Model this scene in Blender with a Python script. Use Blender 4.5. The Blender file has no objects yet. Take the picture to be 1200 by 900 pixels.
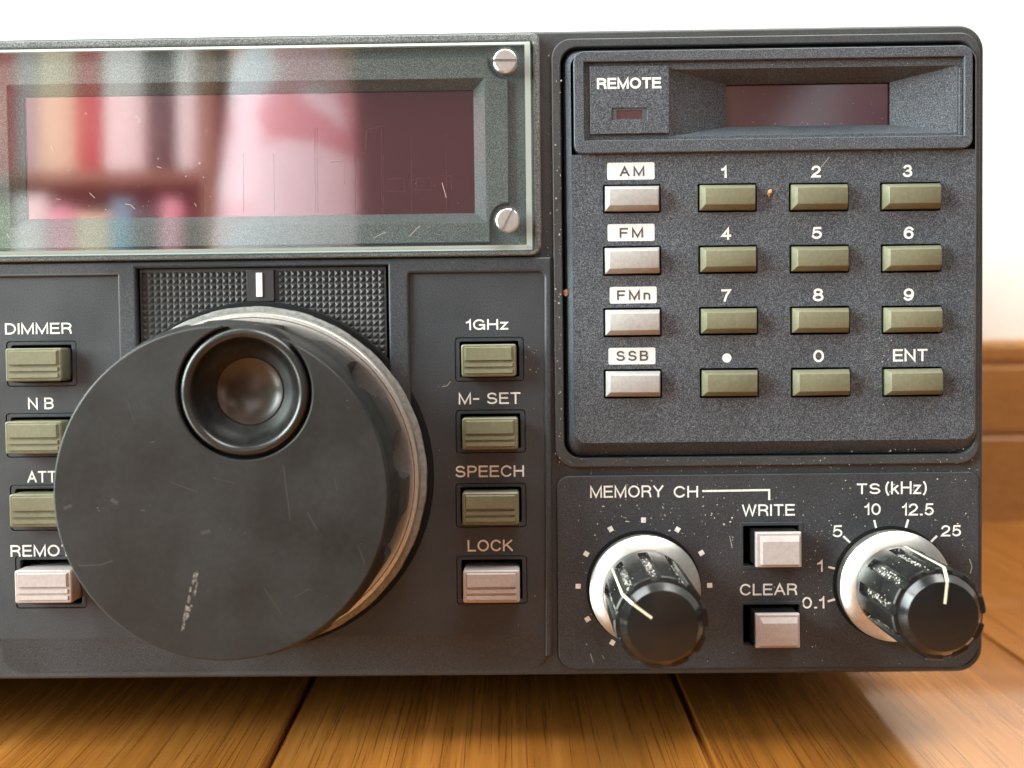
import bpy, bmesh, math, random
from mathutils import Matrix, Vector

S = bpy.context.scene
C = S.collection
R = math.radians
random.seed(7)

# ------------------------------------------------------------------ camera (values measured on the photograph)
F_PX, CX, CY, PW, PH = 1250.0, 600.0, 450.0, 1200, 900
DIST = 0.1833                       # lens to the front panel
CAM_LOCAL = Vector((0.0, -DIST, 0.0562))   # in the receiver's own frame (Z = 0 at the panel's lower edge)
CAM_ROT = Matrix(((0.99984884, -0.01142086, -0.01310921),
                  (0.01273751, -0.0320323, 0.99940567),
                  (-0.011834, -0.99942158, -0.03188198)))    # columns: image right, image down, forward
TILT, YAW = R(2.6), R(-0.95)        # the receiver leans back on its front feet
CAM_HEIGHT = 0.0777
RADIO_ROT = Matrix.Rotation(YAW, 3, 'Z') @ Matrix.Rotation(-TILT, 3, 'X')
RADIO_LOC = Vector((0.0, -DIST, CAM_HEIGHT)) - RADIO_ROT @ CAM_LOCAL
RADIO = Matrix.Translation(RADIO_LOC) @ RADIO_ROT.to_4x4()

cam_data = bpy.data.cameras.new('camera')
cam = bpy.data.objects.new('camera', cam_data)
C.objects.link(cam)
cr = RADIO_ROT @ CAM_ROT
cam.matrix_world = Matrix.Translation(RADIO @ CAM_LOCAL) @ Matrix((
    (cr[0][0], -cr[0][1], -cr[0][2]), (cr[1][0], -cr[1][1], -cr[1][2]), (cr[2][0], -cr[2][1], -cr[2][2]))).to_4x4()
cam_data.sensor_width = 36.0
cam_data.lens = 36.0 * F_PX / PW
cam_data.clip_start, cam_data.clip_end = 0.005, 50
cam_data.dof.use_dof = True
cam_data.dof.focus_distance = 0.178
cam_data.dof.aperture_fstop = 15
S.camera = cam

# ------------------------------------------------------------------ world, lamps, exposure
w = bpy.data.worlds.new('World')
S.world = w
w.use_nodes = True
bg = w.node_tree.nodes['Background']
bg.inputs[0].default_value = (0.86, 1.0, 0.98, 1)
bg.inputs[1].default_value = 0.22


def area(name, loc, target, sx, sy, power, col):
    d = bpy.data.lights.new(name, 'AREA')
    d.shape = 'RECTANGLE'
    d.size, d.size_y, d.energy, d.color = sx, sy, power, col
    o = bpy.data.objects.new(name, d)
    C.objects.link(o)
    o.location = loc
    o.rotation_euler = (Vector(target) - Vector(loc)).to_track_quat('-Z', 'Y').to_euler()
    return o


area('window_light', (-1.45, -0.52, 0.62), (0, 0.0, 0.05), 1.0, 1.0, 92, (0.88, 1.0, 0.97))
area('overhead_fill_light', (0.38, -0.15, 1.30), (0.20, 0.10, 0.0), 1.2, 0.6, 33, (0.99, 0.99, 0.94))  # added fill from above, no visible source, brightens wall and floor
area('mirrored_room_fill', (-0.9, 0.1, 1.15), (-0.45, -1.0, 0.3), 0.9, 0.7, 32, (0.93, 0.97, 1.0))  # added fill aimed into the room, brightens the mirrored bookcase and person
S.view_settings.view_transform = 'Standard'
S.view_settings.look = 'None'
S.view_settings.exposure = 0.0
S.view_settings.gamma = 1.0
S.cycles.max_bounces = 10
S.cycles.transparent_max_bounces = 12
S.cycles.caustics_reflective = False
S.cycles.caustics_refractive = False
S.cycles.use_denoising = True

# ------------------------------------------------------------------ materials


def mat(name, col, rough=0.5, metal=0.0, spec=0.5, coat=0.0):
    m = bpy.data.materials.new(name)
    m.use_nodes = True
    b = m.node_tree.nodes['Principled BSDF']
    b.inputs['Base Color'].default_value = (*col, 1)
    b.inputs['Roughness'].default_value = rough
    b.inputs['Metallic'].default_value = metal
    b.inputs['Specular IOR Level'].default_value = spec
    b.inputs['Coat Weight'].default_value = coat
    return m


def nodes(m):
    return m.node_tree.nodes, m.node_tree.links, m.node_tree.nodes['Principled BSDF']


def speckle(m, lo, hi, scale=5200, bump=0.25, rough=None, lowp=0.42, highp=0.66, dist=0.00006, blotch=0.12):
    """metal-flake / textured paint: fine noise colour, bump, roughness"""
    n, l, b = nodes(m)
    tc = n.new('ShaderNodeTexCoord')
    nz = n.new('ShaderNodeTexNoise')
    nz.inputs['Scale'].default_value = scale
    nz.inputs['Detail'].default_value = 2.0
    nz.inputs['Roughness'].default_value = 0.6
    l.new(tc.outputs['Object'], nz.inputs['Vector'])
    rp = n.new('ShaderNodeValToRGB')
    rp.color_ramp.elements[0].position, rp.color_ramp.elements[1].position = lowp, highp
    rp.color_ramp.elements[0].color = (*lo, 1)
    rp.color_ramp.elements[1].color = (*hi, 1)
    l.new(nz.outputs['Fac'], rp.inputs['Fac'])
    big = n.new('ShaderNodeTexNoise')
    big.inputs['Scale'].default_value = 90
    big.inputs['Detail'].default_value = 4
    l.new(tc.outputs['Object'], big.inputs['Vector'])
    mr = n.new('ShaderNodeMapRange')
    mr.inputs['From Min'].default_value, mr.inputs['From Max'].default_value = 0.3, 0.7
    mr.inputs['To Min'].default_value, mr.inputs['To Max'].default_value = 1 - blotch, 1 + blotch
    l.new(big.outputs['Fac'], mr.inputs['Value'])
    mx = n.new('ShaderNodeVectorMath')
    mx.operation = 'SCALE'
    l.new(rp.outputs['Color'], mx.inputs[0])
    l.new(mr.outputs[0], mx.inputs['Scale'])
    l.new(mx.outputs[0], b.inputs['Base Color'])
    bp = n.new('ShaderNodeBump')
    bp.inputs['Strength'].default_value = bump
    bp.inputs['Distance'].default_value = dist
    l.new(nz.outputs['Fac'], bp.inputs['Height'])
    l.new(bp.outputs['Normal'], b.inputs['Normal'])
    rr_ = n.new('ShaderNodeMapRange')
    rr_.inputs['From Min'].default_value, rr_.inputs['From Max'].default_value = .35, .65
    r0 = b.inputs['Roughness'].default_value
    rr_.inputs['To Min'].default_value, rr_.inputs['To Max'].default_value = r0 - .07, r0 + .08
    l.new(big.outputs['Fac'], rr_.inputs['Value'])
    l.new(rr_.outputs[0], b.inputs['Roughness'])
    return m


M = {}
M['panel'] = speckle(mat('panel_paint', (.05,) * 3, .45), (.020, .0225, .027), (.068, .076, .087), scale=6500, bump=.3, highp=.72)
M['trim'] = speckle(mat('trim_paint', (.05,) * 3, .42), (.030, .033, .036), (.068, .073, .077), scale=6500, bump=.25)
M['keypad'] = speckle(mat('keypad_flake_paint', (.06,) * 3, .40), (.019, .024, .033), (.24, .265, .295), scale=7000, bump=.35, lowp=.44, highp=.80, blotch=.06)
M['frame'] = speckle(mat('display_frame_paint', (.06,) * 3, .45), (.065, .070, .072), (.25, .262, .265), scale=5400, bump=.35, blotch=.08)
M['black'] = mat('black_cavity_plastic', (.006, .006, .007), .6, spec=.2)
M['pyramid'] = mat('moulded_black_plastic', (.035, .035, .036), .42)
M['tile'] = mat('smooth_black_plastic', (.028, .028, .029), .4)
M['knob'] = speckle(mat('tuning_knob_plastic', (.03,) * 3, .46, spec=.42), (.0125, .0128, .0128), (.0185, .0188, .0187), scale=900, bump=.03, lowp=.3, highp=.7, blotch=.09)
M['knobside'] = speckle(mat('tuning_knob_rim_plastic', (.03,) * 3, .45, spec=.38), (.007, .007, .007), (.016, .016, .0155), scale=700, bump=.03, lowp=.3, highp=.75)
M['gloss'] = mat('glossy_black_plastic', (.009, .009, .009), .17)
M['lip'] = mat('worn_lip_plastic', (.02, .02, .019), .24)
M['cup'] = speckle(mat('dark_cup_plastic', (.01,) * 3, .42, spec=.2), (.006, .006, .006), (.016, .016, .015), scale=900, bump=.04, lowp=.3, highp=.7)
M['lens'] = mat('smoky_plastic_boss', (.035, .027, .022), .2)
M['satin'] = speckle(mat('satin_black_plastic', (.01,) * 3, .34, spec=.4), (.008, .008, .008), (.026, .027, .024), scale=1300, bump=.05, lowp=.5, highp=.8)
M['olive'] = speckle(mat('olive_key_plastic', (.15, .15, .09), .42), (.130, .127, .078), (.163, .160, .100), scale=1500, bump=.04, lowp=.3, highp=.7, blotch=.1)
M['ivory'] = speckle(mat('pale_key_plastic', (.5,) * 3, .42), (.31, .30, .292), (.375, .36, .352), scale=1500, bump=.04, lowp=.3, highp=.7, blotch=.06)
M['pink'] = speckle(mat('pinkish_key_plastic', (.5,) * 3, .4), (.38, .335, .33), (.45, .405, .40), scale=1500, bump=.04, lowp=.3, highp=.7, blotch=.06)
M['ink'] = speckle(mat('white_printed_ink', (.80, .81, .80), .5), (.58, .58, .56), (.82, .83, .81), scale=2600, bump=.02, lowp=.25, highp=.5, blotch=.08)
M['inkdark'] = mat('dark_printed_ink', (.07, .07, .075), .5)
M['plate'] = speckle(mat('white_printed_plate', (.75,) * 3, .5), (.66, .67, .67), (.80, .80, .79), scale=4000, bump=.05, blotch=.04)
M['led'] = mat('dark_red_led_plastic', (.055, .02, .028), .2)
M['redwin'] = mat('mauve_smoked_window', (.042, .014, .021), .12)
M['cream'] = mat('cream_chip', (.7, .66, .5), .7)
M['crumb'] = mat('tan_crumb', (.45, .26, .12), .8)
M['crumb2'] = mat('brown_crumb', (.20, .085, .05), .8)
M['dustm'] = mat('pale_dust', (.44, .42, .36), .9)
M['dustdark'] = mat('tan_dust', (.36, .29, .20), .9)
M['scuff'] = speckle(mat('scuffed_plastic', (.2,) * 3, .6), (.05, .046, .042), (.24, .225, .20), scale=2600, bump=.1)
M['scuff2'] = mat('faint_scratch', (.036, .0355, .034), .5)
M['scuff3'] = mat('dark_scratch', (.013, .013, .012), .5)
M['rubber'] = mat('black_rubber', (.012, .012, .012), .8)


def metal(name, col, rough, scale=(1, 1, 1)):
    m = mat(name, col, rough, 1.0)
    n, l, b = nodes(m)
    tc = n.new('ShaderNodeTexCoord')
    nz = n.new('ShaderNodeTexNoise')
    nz.inputs['Scale'].default_value = 1400
    nz.inputs['Detail'].default_value = 4
    l.new(tc.outputs['Object'], nz.inputs['Vector'])
    rp = n.new('ShaderNodeValToRGB')
    rp.color_ramp.elements[0].position, rp.color_ramp.elements[1].position = .3, .62
    rp.color_ramp.elements[0].color = (*[c * .84 for c in col], 1)
    rp.color_ramp.elements[1].color = (*col, 1)
    l.new(nz.outputs['Fac'], rp.inputs['Fac'])
    l.new(rp.outputs['Color'], b.inputs['Base Color'])
    mr = n.new('ShaderNodeMapRange')
    mr.inputs['To Min'].default_value, mr.inputs['To Max'].default_value = rough + .15, rough - .08
    l.new(nz.outputs['Fac'], mr.inputs['Value'])
    l.new(mr.outputs[0], b.inputs['Roughness'])
    return m


M['screw'] = metal('nickel_screw', (.60, .59, .58), .36)
M['ring'] = metal('turned_aluminium', (.66, .64, .605), .38)
M['skirt'] = speckle(mat('worn_grey_skirt', (.16,) * 3, .45, spec=.6), (.13, .13, .12), (.22, .215, .20), scale=1200, bump=.05, lowp=.35, highp=.65)


def glass_mat(name, tint, fac_lo, fac_hi):
    """thin clear acrylic: see-through plus a mirror layer that grows towards grazing angles"""
    m = bpy.data.materials.new(name)
    m.use_nodes = True
    n, l = m.node_tree.nodes, m.node_tree.links
    n.clear()
    out = n.new('ShaderNodeOutputMaterial')
    tr = n.new('ShaderNodeBsdfTransparent')
    tr.inputs[0].default_value = (*tint, 1)
    gl = n.new('ShaderNodeBsdfGlossy')
    gl.inputs['Roughness'].default_value = 0.045
    lw = n.new('ShaderNodeLayerWeight')
    lw.inputs['Blend'].default_value = .5
    pw = n.new('ShaderNodeMath')
    pw.operation = 'POWER'
    pw.inputs[1].default_value = 4.5
    l.new(lw.outputs['Facing'], pw.inputs[0])
    mr = n.new('ShaderNodeMapRange')
    mr.inputs['To Min'].default_value, mr.inputs['To Max'].default_value = fac_lo, fac_hi
    l.new(pw.outputs[0], mr.inputs['Value'])
    mx = n.new('ShaderNodeMixShader')
    l.new(mr.outputs[0], mx.inputs[0])
    l.new(tr.outputs[0], mx.inputs[1])
    l.new(gl.outputs[0], mx.inputs[2])
    l.new(mx.outputs[0], out.inputs[0])
    return m


M['glass'] = glass_mat('clear_acrylic', (.95, .97, .965), .08, .9)


def filter_mat():
    """dark red display filter: dyed body and a red-tinted mirror layer"""
    m = bpy.data.materials.new('red_display_filter')
    m.use_nodes = True
    n, l = m.node_tree.nodes, m.node_tree.links
    n.clear()
    out = n.new('ShaderNodeOutputMaterial')
    df = n.new('ShaderNodeBsdfDiffuse')
    df.inputs[0].default_value = (.105, .022, .030, 1)
    gl = n.new('ShaderNodeBsdfGlossy')
    gl.inputs[0].default_value = (1.0, .46, .52, 1)
    gl.inputs['Roughness'].default_value = .065
    mx = n.new('ShaderNodeMixShader')
    mx.inputs[0].default_value = .25
    l.new(df.outputs[0], mx.inputs[1])
    l.new(gl.outputs[0], mx.inputs[2])
    l.new(mx.outputs[0], out.inputs[0])
    return m


M['filter'] = filter_mat()
M['trace'] = mat('red_display_trace', (.15, .042, .05), .3)
M['edge'] = mat('acrylic_edge_highlight', (.80, .87, .84), .2)  # whitish colour stands in for light caught inside the acrylic edge
_n, _l, _b = nodes(M['edge'])
_t = _n.new('ShaderNodeBsdfTranslucent')
_t.inputs[0].default_value = (.85, .95, .91, 1)
_m = _n.new('ShaderNodeMixShader')
_m.inputs[0].default_value = .65
_l.new(_b.outputs[0], _m.inputs[1])
_l.new(_t.outputs[0], _m.inputs[2])
_l.new(_m.outputs[0], _n['Material Output'].inputs[0])


def wood(name, dark, mid, light, axis_scale, plank=0.075, off=0.0, rough=.2, coat=.6, bump=.1):
    m = mat(name, mid, rough, coat=coat)
    n, l, b = nodes(m)
    b.inputs['Coat Roughness'].default_value = .07
    tc = n.new('ShaderNodeTexCoord')
    sx = n.new('ShaderNodeSeparateXYZ')
    l.new(tc.outputs['Object'], sx.inputs[0])
    # each plank reads its own stretch of grain
    a = n.new('ShaderNodeMath')
    a.operation = 'SUBTRACT'
    a.inputs[1].default_value = off
    l.new(sx.outputs['X'], a.inputs[0])
    d = n.new('ShaderNodeMath')
    d.operation = 'DIVIDE'
    d.inputs[1].default_value = plank
    l.new(a.outputs[0], d.inputs[0])
    fl = n.new('ShaderNodeMath')
    fl.operation = 'FLOOR'
    l.new(d.outputs[0], fl.inputs[0])
    ml = n.new('ShaderNodeMath')
    ml.operation = 'MULTIPLY'
    ml.inputs[1].default_value = 3.71
    l.new(fl.outputs[0], ml.inputs[0])
    cb = n.new('ShaderNodeCombineXYZ')
    l.new(ml.outputs[0], cb.inputs['Y'])
    l.new(ml.outputs[0], cb.inputs['Z'])
    ad = n.new('ShaderNodeVectorMath')
    l.new(tc.outputs['Object'], ad.inputs[0])
    l.new(cb.outputs[0], ad.inputs[1])

    def noise(scale, mult, detail=5, distort=0.0):
        mp = n.new('ShaderNodeMapping')
        mp.inputs['Scale'].default_value = mult
        l.new(ad.outputs[0], mp.inputs['Vector'])
        z = n.new('ShaderNodeTexNoise')
        z.inputs['Scale'].default_value = scale
        z.inputs['Detail'].default_value = detail
        z.inputs['Roughness'].default_value = .6
        z.inputs['Distortion'].default_value = distort
        l.new(mp.outputs[0], z.inputs['Vector'])
        return z
    broad = noise(1.0, tuple(c * 22 for c in axis_scale), 5, .8)
    fine = noise(1.0, tuple(c * 480 for c in (axis_scale[0], axis_scale[1] * .4, axis_scale[2])), 5, .3)
    pores = noise(1.0, tuple(c * 1900 for c in (axis_scale[0], axis_scale[1] * .26, axis_scale[2])), 4, .2)
    rp = n.new('ShaderNodeValToRGB')
    e = rp.color_ramp.elements
    e[0].position, e[0].color = .28, (*dark, 1)
    e[1].position, e[1].color = .74, (*light, 1)
    k = e.new(.5)
    k.color = (*mid, 1)
    mixf = n.new('ShaderNodeMath')
    mixf.operation = 'MULTIPLY_ADD'
    mixf.inputs[1].default_value = .45
    l.new(fine.outputs['Fac'], mixf.inputs[0])
    s2 = n.new('ShaderNodeMath')
    s2.operation = 'MULTIPLY'
    s2.inputs[1].default_value = .55
    l.new(broad.outputs['Fac'], s2.inputs[0])
    l.new(s2.outputs[0], mixf.inputs[2])
    l.new(mixf.outputs[0], rp.inputs['Fac'])
    pr = n.new('ShaderNodeValToRGB')
    pr.color_ramp.elements[0].position, pr.color_ramp.elements[1].position = .39, .45
    pr.color_ramp.elements[0].color = (.50, .43, .37, 1)
    pr.color_ramp.elements[1].color = (1, 1, 1, 1)
    l.new(pores.outputs['Fac'], pr.inputs['Fac'])
    mu = n.new('ShaderNodeMix')
    mu.data_type = 'RGBA'
    mu.blend_type = 'MULTIPLY'
    mu.inputs[0].default_value = .68
    l.new(rp.outputs['Color'], mu.inputs[6])
    l.new(pr.outputs['Color'], mu.inputs[7])
    l.new(mu.outputs[2], b.inputs['Base Color'])
    bp = n.new('ShaderNodeBump')
    bp.inputs['Strength'].default_value = bump
    bp.inputs['Distance'].default_value = .0002
    l.new(fine.outputs['Fac'], bp.inputs['Height'])
    l.new(bp.outputs['Normal'], b.inputs['Normal'])
    l.new(bp.outputs['Normal'], b.inputs['Coat Normal'])
    return m


M['floor'] = wood('varnished_oak_floor', (.13, .041, .008), (.305, .110, .019), (.46, .188, .043), (1, .05, 1), 0.075, .0334, rough=.24, coat=1.0, bump=.07)
M['base'] = wood('orange_oak_baseboard', (.25, .105, .026), (.34, .155, .043), (.42, .205, .065), (.12, 1, 1), 9.0, -4.0, .35, .2)
M['wall'] = speckle(mat('white_wallpaper', (.85,) * 3, .8), (.84, .84, .81), (.88, .88, .86), scale=900, bump=.2, lowp=.3, highp=.7, dist=.0004, blotch=.01)

# ------------------------------------------------------------------ helpers


def U(px, py, h=0.0):
    """photo pixel -> (X, Z) metres on the receiver's front, h mm in front of the panel face"""
    d = CAM_ROT @ Vector(((px - CX) / F_PX, (py - CY) / F_PX, 1.0))
    t = (DIST - h * .001) / d.y
    return Vector((d.x * t, CAM_LOCAL.z + d.z * t))


def urect(x0, y0, x1, y1, h=0.0):
    xm, ym = (x0 + x1) / 2, (y0 + y1) / 2
    return U(x0, ym, h).x, U(xm, y1, h).y, U(x1, ym, h).x, U(xm, y0, h).y   # left, bottom, right, top


def rrect(r, rad, n=6):
    """rounded rectangle outline, rad a number or four (bl, br, tr, tl) in metres"""
    l, b, rr, t = r
    if not isinstance(rad, (tuple, list)):
        rad = (rad,) * 4
    out = []
    for (cx, cy, a0), q in zip(((l, b, 180), (rr, b, 270), (rr, t, 0), (l, t, 90)), rad):
        sx = 1 if a0 in (180, 90) else -1
        sy = 1 if a0 in (180, 270) else -1
        if q <= 0:
            out.append((cx, cy))
            continue
        for i in range(n + 1):
            a = R(a0 + 90 * i / n)
            out.append((cx + sx * q + q * math.cos(a), cy + sy * q + q * math.sin(a)))
    return out


def circle(c, r, n=64):
    return [(c[0] + r * math.cos(2 * math.pi * i / n), c[1] + r * math.sin(2 * math.pi * i / n)) for i in range(n)]


def finish(me, material, smooth=35):
    me.materials.clear()
    me.materials.append(material)
    if smooth:
        for p in me.polygons:
            p.use_smooth = True
        me.set_sharp_from_angle(angle=R(smooth))
    return me


def link(name, me, parent=None):
    o = bpy.data.objects.new(name, me)
    C.objects.link(o)
    if parent:
        o.parent = parent
    return o


def curve_mesh(cu):
    o = bpy.data.objects.new('tmp', cu)
    C.objects.link(o)
    dg = bpy.context.evaluated_depsgraph_get()
    me = bpy.data.meshes.new_from_object(o.evaluated_get(dg))
    bpy.data.objects.remove(o)
    bpy.data.curves.remove(cu)
    return me


def plate(name, outlines, h, thick, material, parent, bevel=0.0, seg=2):
    """flat plate with holes: outlines are (X, Z) loops, front face at h mm, thick mm deep"""
    cu = bpy.data.curves.new('tmp', 'CURVE')
    cu.dimensions = '2D'
    cu.fill_mode = 'BOTH'
    for ol in outlines:
        sp = cu.splines.new('POLY')
        sp.points.add(len(ol) - 1)
        for p, q in zip(sp.points, ol):
            p.co = (q[0] * 1000, q[1] * 1000, 0, 1)
        sp.use_cyclic_u = True
    cu.extrude = thick / 2 - bevel
    cu.bevel_depth = bevel
    cu.bevel_resolution = seg
    cu.offset = -bevel
    me = curve_mesh(cu)
    zc = h - thick / 2
    for v in me.vertices:
        x, y, z = v.co
        v.co = (x * .001, -(z + zc) * .001, y * .001)
    finish(me, material)
    me.name = name
    return link(name, me, parent)


def mesh(name, verts, faces, material, parent, smooth=35):
    me = bpy.data.meshes.new(name)
    me.from_pydata([tuple(v) for v in verts], [], faces)
    bm = bmesh.new()
    bm.from_mesh(me)
    bmesh.ops.recalc_face_normals(bm, faces=bm.faces)
    bm.to_mesh(me)
    bm.free()
    finish(me, material, smooth)
    return link(name, me, parent)


def P3(xz, h):
    return (xz[0], -h * .001, xz[1])


def loft(name, loops, material, parent, cap_front=True, cap_back=False, smooth=35):
    """loops: list of (outline, h mm), same vertex count, joined in order"""
    v, f = [], []
    n = len(loops[0][0])
    for ol, h in loops:
        v += [P3(p, h) for p in ol]
    for k in range(len(loops) - 1):
        for i in range(n):
            j = (i + 1) % n
            f.append((k * n + i, k * n + j, (k + 1) * n + j, (k + 1) * n + i))
    if cap_back:
        f.append(tuple(range(n)))
    if cap_front:
        f.append(tuple((len(loops) - 1) * n + i for i in range(n)))
    return mesh(name, v, f, material, parent, smooth)


def flip(o):
    o.data.flip_normals()
    return o


def lathe(name, c, prof, material, parent, seg=96, rfun=None, smooth=35, cap=True):
    """turned part about the axis through c (X, Z): prof is (radius mm, h mm)"""
    v, f = [], []
    n = seg
    for r, h in prof:
        for i in range(n):
            a = 2 * math.pi * i / n
            q = rfun(a, r, h) if rfun else r
            v.append((c[0] + q * .001 * math.cos(a), -h * .001, c[1] + q * .001 * math.sin(a)))
    for k in range(len(prof) - 1):
        for i in range(n):
            j = (i + 1) % n
            f.append((k * n + i, k * n + j, (k + 1) * n + j, (k + 1) * n + i))
    if cap:
        f.append(tuple((len(prof) - 1) * n + i for i in range(n)))
    return mesh(name, v, f, material, parent, smooth)


def bar(verts_xz_h0, verts_xz_h1):
    pass


def ell(cx, cy, rx, ry, a0, a1, n=14):
    return [(cx + rx * math.cos(R(a0 + (a1 - a0) * i / n)), cy + ry * math.sin(R(a0 + (a1 - a0) * i / n))) for i in range(n + 1)]


# single-stroke grotesque capitals: width, list of centre lines (cap height 1)
S_LINE = ell(.33, .745, .29, .255, 25, 270, 14)[:-1] + ell(.33, .255, .33, .255, 90, -155, 14)
GLYPH = {
    'A': (.72, [[(0, 0), (.36, 1), (.72, 0)], [(.13, .33), (.59, .33)]]),
    'B': (.64, [[(0, 0), (0, 1), (.36, 1)] + ell(.36, .765, .24, .235, 90, -90, 8) + [(0, .53)], [(.36, .53)] + ell(.37, .265, .27, .265, 90, -90, 8) + [(0, 0)]]),
    'C': (.72, [ell(.38, .5, .38, .5, 38, 322, 22)]),
    'D': (.68, [[(0, 0), (0, 1), (.3, 1)] + ell(.3, .5, .38, .5, 90, -90, 12) + [(0, 0)]]),
    'E': (.58, [[(.58, 1), (0, 1), (0, 0), (.6, 0)], [(0, .52), (.54, .52)]]),
    'F': (.56, [[(.56, 1), (0, 1), (0, 0)], [(0, .5), (.5, .5)]]),
    'G': (.74, [ell(.38, .5, .38, .5, 40, 335, 22) + [(.74, .46), (.42, .46)], [(.74, .46), (.74, 0)]]),
    'H': (.66, [[(0, 0), (0, 1)], [(.66, 0), (.66, 1)], [(0, .52), (.66, .52)]]),
    'I': (.001, [[(0, 0), (0, 1)]]),
    'K': (.64, [[(0, 0), (0, 1)], [(.62, 1), (.02, .38)], [(.22, .58), (.66, 0)]]),
    'L': (.52, [[(0, 1), (0, 0), (.54, 0)]]),
    'M': (.80, [[(0, 0), (0, 1), (.40, .02), (.80, 1), (.80, 0)]]),
    'N': (.66, [[(0, 0), (0, 1), (.66, 0), (.66, 1)]]),
    'O': (.78, [ell(.39, .5, .39, .5, 90, 450, 28)]),
    'P': (.60, [[(0, 0), (0, 1), (.34, 1)] + ell(.34, .73, .27, .27, 90, -90, 8) + [(0, .46)]]),
    'R': (.64, [[(0, 0), (0, 1), (.36, 1)] + ell(.36, .745, .26, .255, 90, -90, 8) + [(0, .49)], [(.38, .49), (.58, .34), (.63, 0)]]),
    'S': (.66, [S_LINE]),
    'T': (.62, [[(0, 1), (.62, 1)], [(.31, 1), (.31, 0)]]),
    'W': (.98, [[(0, 1), (.24, 0), (.49, 1), (.74, 0), (.98, 1)]]),
    'Y': (.68, [[(0, 1), (.34, .45), (.68, 1)], [(.34, .45), (.34, 0)]]),
    '0': (.56, [ell(.28, .5, .28, .5, 90, 450, 26)]),
    '1': (.24, [[(0, .74), (.12, .78), (.24, 1), (.24, 0)]]),
    '2': (.56, [ell(.28, .72, .27, .28, 170, -25, 12) + [(.40, .42), (.08, .16), (0, 0), (.57, 0)]]),
    '3': (.56, [ell(.27, .755, .24, .245, 160, -90, 12) + ell(.27, .26, .29, .26, 88, -165, 14)]),
    '4': (.58, [[(.43, 0), (.43, 1), (0, .30), (.60, .30)]]),
    '5': (.56, [[(.52, 1), (.11, 1), (.05, .50)] + ell(.27, .32, .285, .32, 130, -150, 14)]),
    '6': (.56, [ell(.29, .32, .27, .32, 165, -195, 22), ell(.33, .42, .33, .58, 45, 190, 14)]),
    '7': (.54, [[(0, 1), (.54, 1), (.30, .5), (.18, 0)]]),
    '8': (.56, [ell(.28, .765, .23, .235, 90, 450, 20), ell(.28, .265, .28, .265, 90, 450, 20)]),
    '9': (.56, [ell(.27, .68, .27, .32, -15, 345, 22), ell(.23, .58, .33, .58, 225, 370, 14)]),
    'k': (.46, [[(0, 0), (0, 1)], [(.42, .68), (.02, .27)], [(.16, .42), (.46, 0)]]),
    'z': (.44, [[(0, .68), (.42, .68), (0, 0), (.45, 0)]]),
    'n': (.44, [[(0, 0), (0, .7)], [(0, .42)] + ell(.22, .46, .22, .23, 165, 0, 10) + [(.44, 0)]]),
    '(': (.16, [ell(.42, .44, .42, .72, 130, 230, 10)]),
    ')': (.16, [ell(-.26, .44, .42, .72, 50, -50, 10)]),
    '-': (.34, [[(0, .45), (.34, .45)]]),
    '.': (.08, [[(0, 0), (.09, 0)]]),
}


def text(s, box, h, material, parent, thick=.04, wpx=1.95, gap=.27, space=.42, name='lettering'):
    """printed word stretched to its pixel box (left, cap top, right, baseline); wpx is the stroke width in photo pixels"""
    lines, x = [], 0.0
    for ch in s:
        if ch == ' ':
            x += space
            continue
        wdt, gl_ = GLYPH[ch]
        for st in gl_:
            lines.append([(x + a, b) for a, b in st])
        x += wdt + gap
    xs = [p[0] for l_ in lines for p in l_]
    ys = [p[1] for l_ in lines for p in l_]
    x0, x1, y0, y1 = min(xs), max(xs), min(ys), max(ys)
    a, b, c, d = urect(*box, h)
    hw = MM(wpx) / 2
    a, b, c, d = a + hw, b + hw, c - hw, d - hw
    v, f = [], []
    for li, l_ in enumerate(lines):
        pts = [Vector((a + (c - a) * (p[0] - x0) / (x1 - x0 + 1e-9), b + (d - b) * (p[1] - y0) / (y1 - y0))) for p in l_]
        pts = [p for i, p in enumerate(pts) if i == 0 or (p - pts[i - 1]).length > 2e-6]
        closed = (pts[0] - pts[-1]).length < 2e-6
        if closed:
            pts = pts[:-1]
        m = len(pts)
        if not closed:       # square ends reach half a stroke further
            pts[0] = pts[0] + (pts[0] - pts[1]).normalized() * hw * .95
            pts[-1] = pts[-1] + (pts[-1] - pts[-2]).normalized() * hw * .95
        k0 = len(v)
        ht = h + thick + .003 * (li % 4)
        for i in range(m):
            pa = pts[i - 1] if (i or closed) else None
            pb = pts[(i + 1) % m] if (i < m - 1 or closed) else None
            d1 = (pts[i] - pa).normalized() if pa is not None else (pb - pts[i]).normalized()
            d2 = (pb - pts[i]).normalized() if pb is not None else d1
            n1, n2 = Vector((-d1.y, d1.x)), Vector((-d2.y, d2.x))
            mt = n1 + n2
            mt = mt.normalized() if mt.length > 1e-6 else n1
            k_ = hw / max(.42, mt.dot(n1))
            for sgn in (-1, 1):
                q_ = pts[i] + mt * k_ * sgn
                v.append(P3(q_, h - .02))
                v.append(P3(q_, ht))
        for i in range(m if closed else m - 1):
            A, B_ = k0 + 4 * i, k0 + 4 * ((i + 1) % m)
            f += [(A + 1, B_ + 1, B_ + 3, A + 3), (A, B_, B_ + 1, A + 1), (A + 2, A + 3, B_ + 3, B_ + 2)]
    return mesh(name, v, f, material, parent, 0)


MM = lambda px: px / 6.82 * .001      # photo pixels at the panel -> metres


def tag(o, label, cat, group=None):
    o['label'], o['category'] = label, cat
    if group:
        o['group'] = group
    return o



# ------------------------------------------------------------------ the setting
FLOOR_Z = 0.0
WALL_Y = -DIST + 0.372


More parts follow.
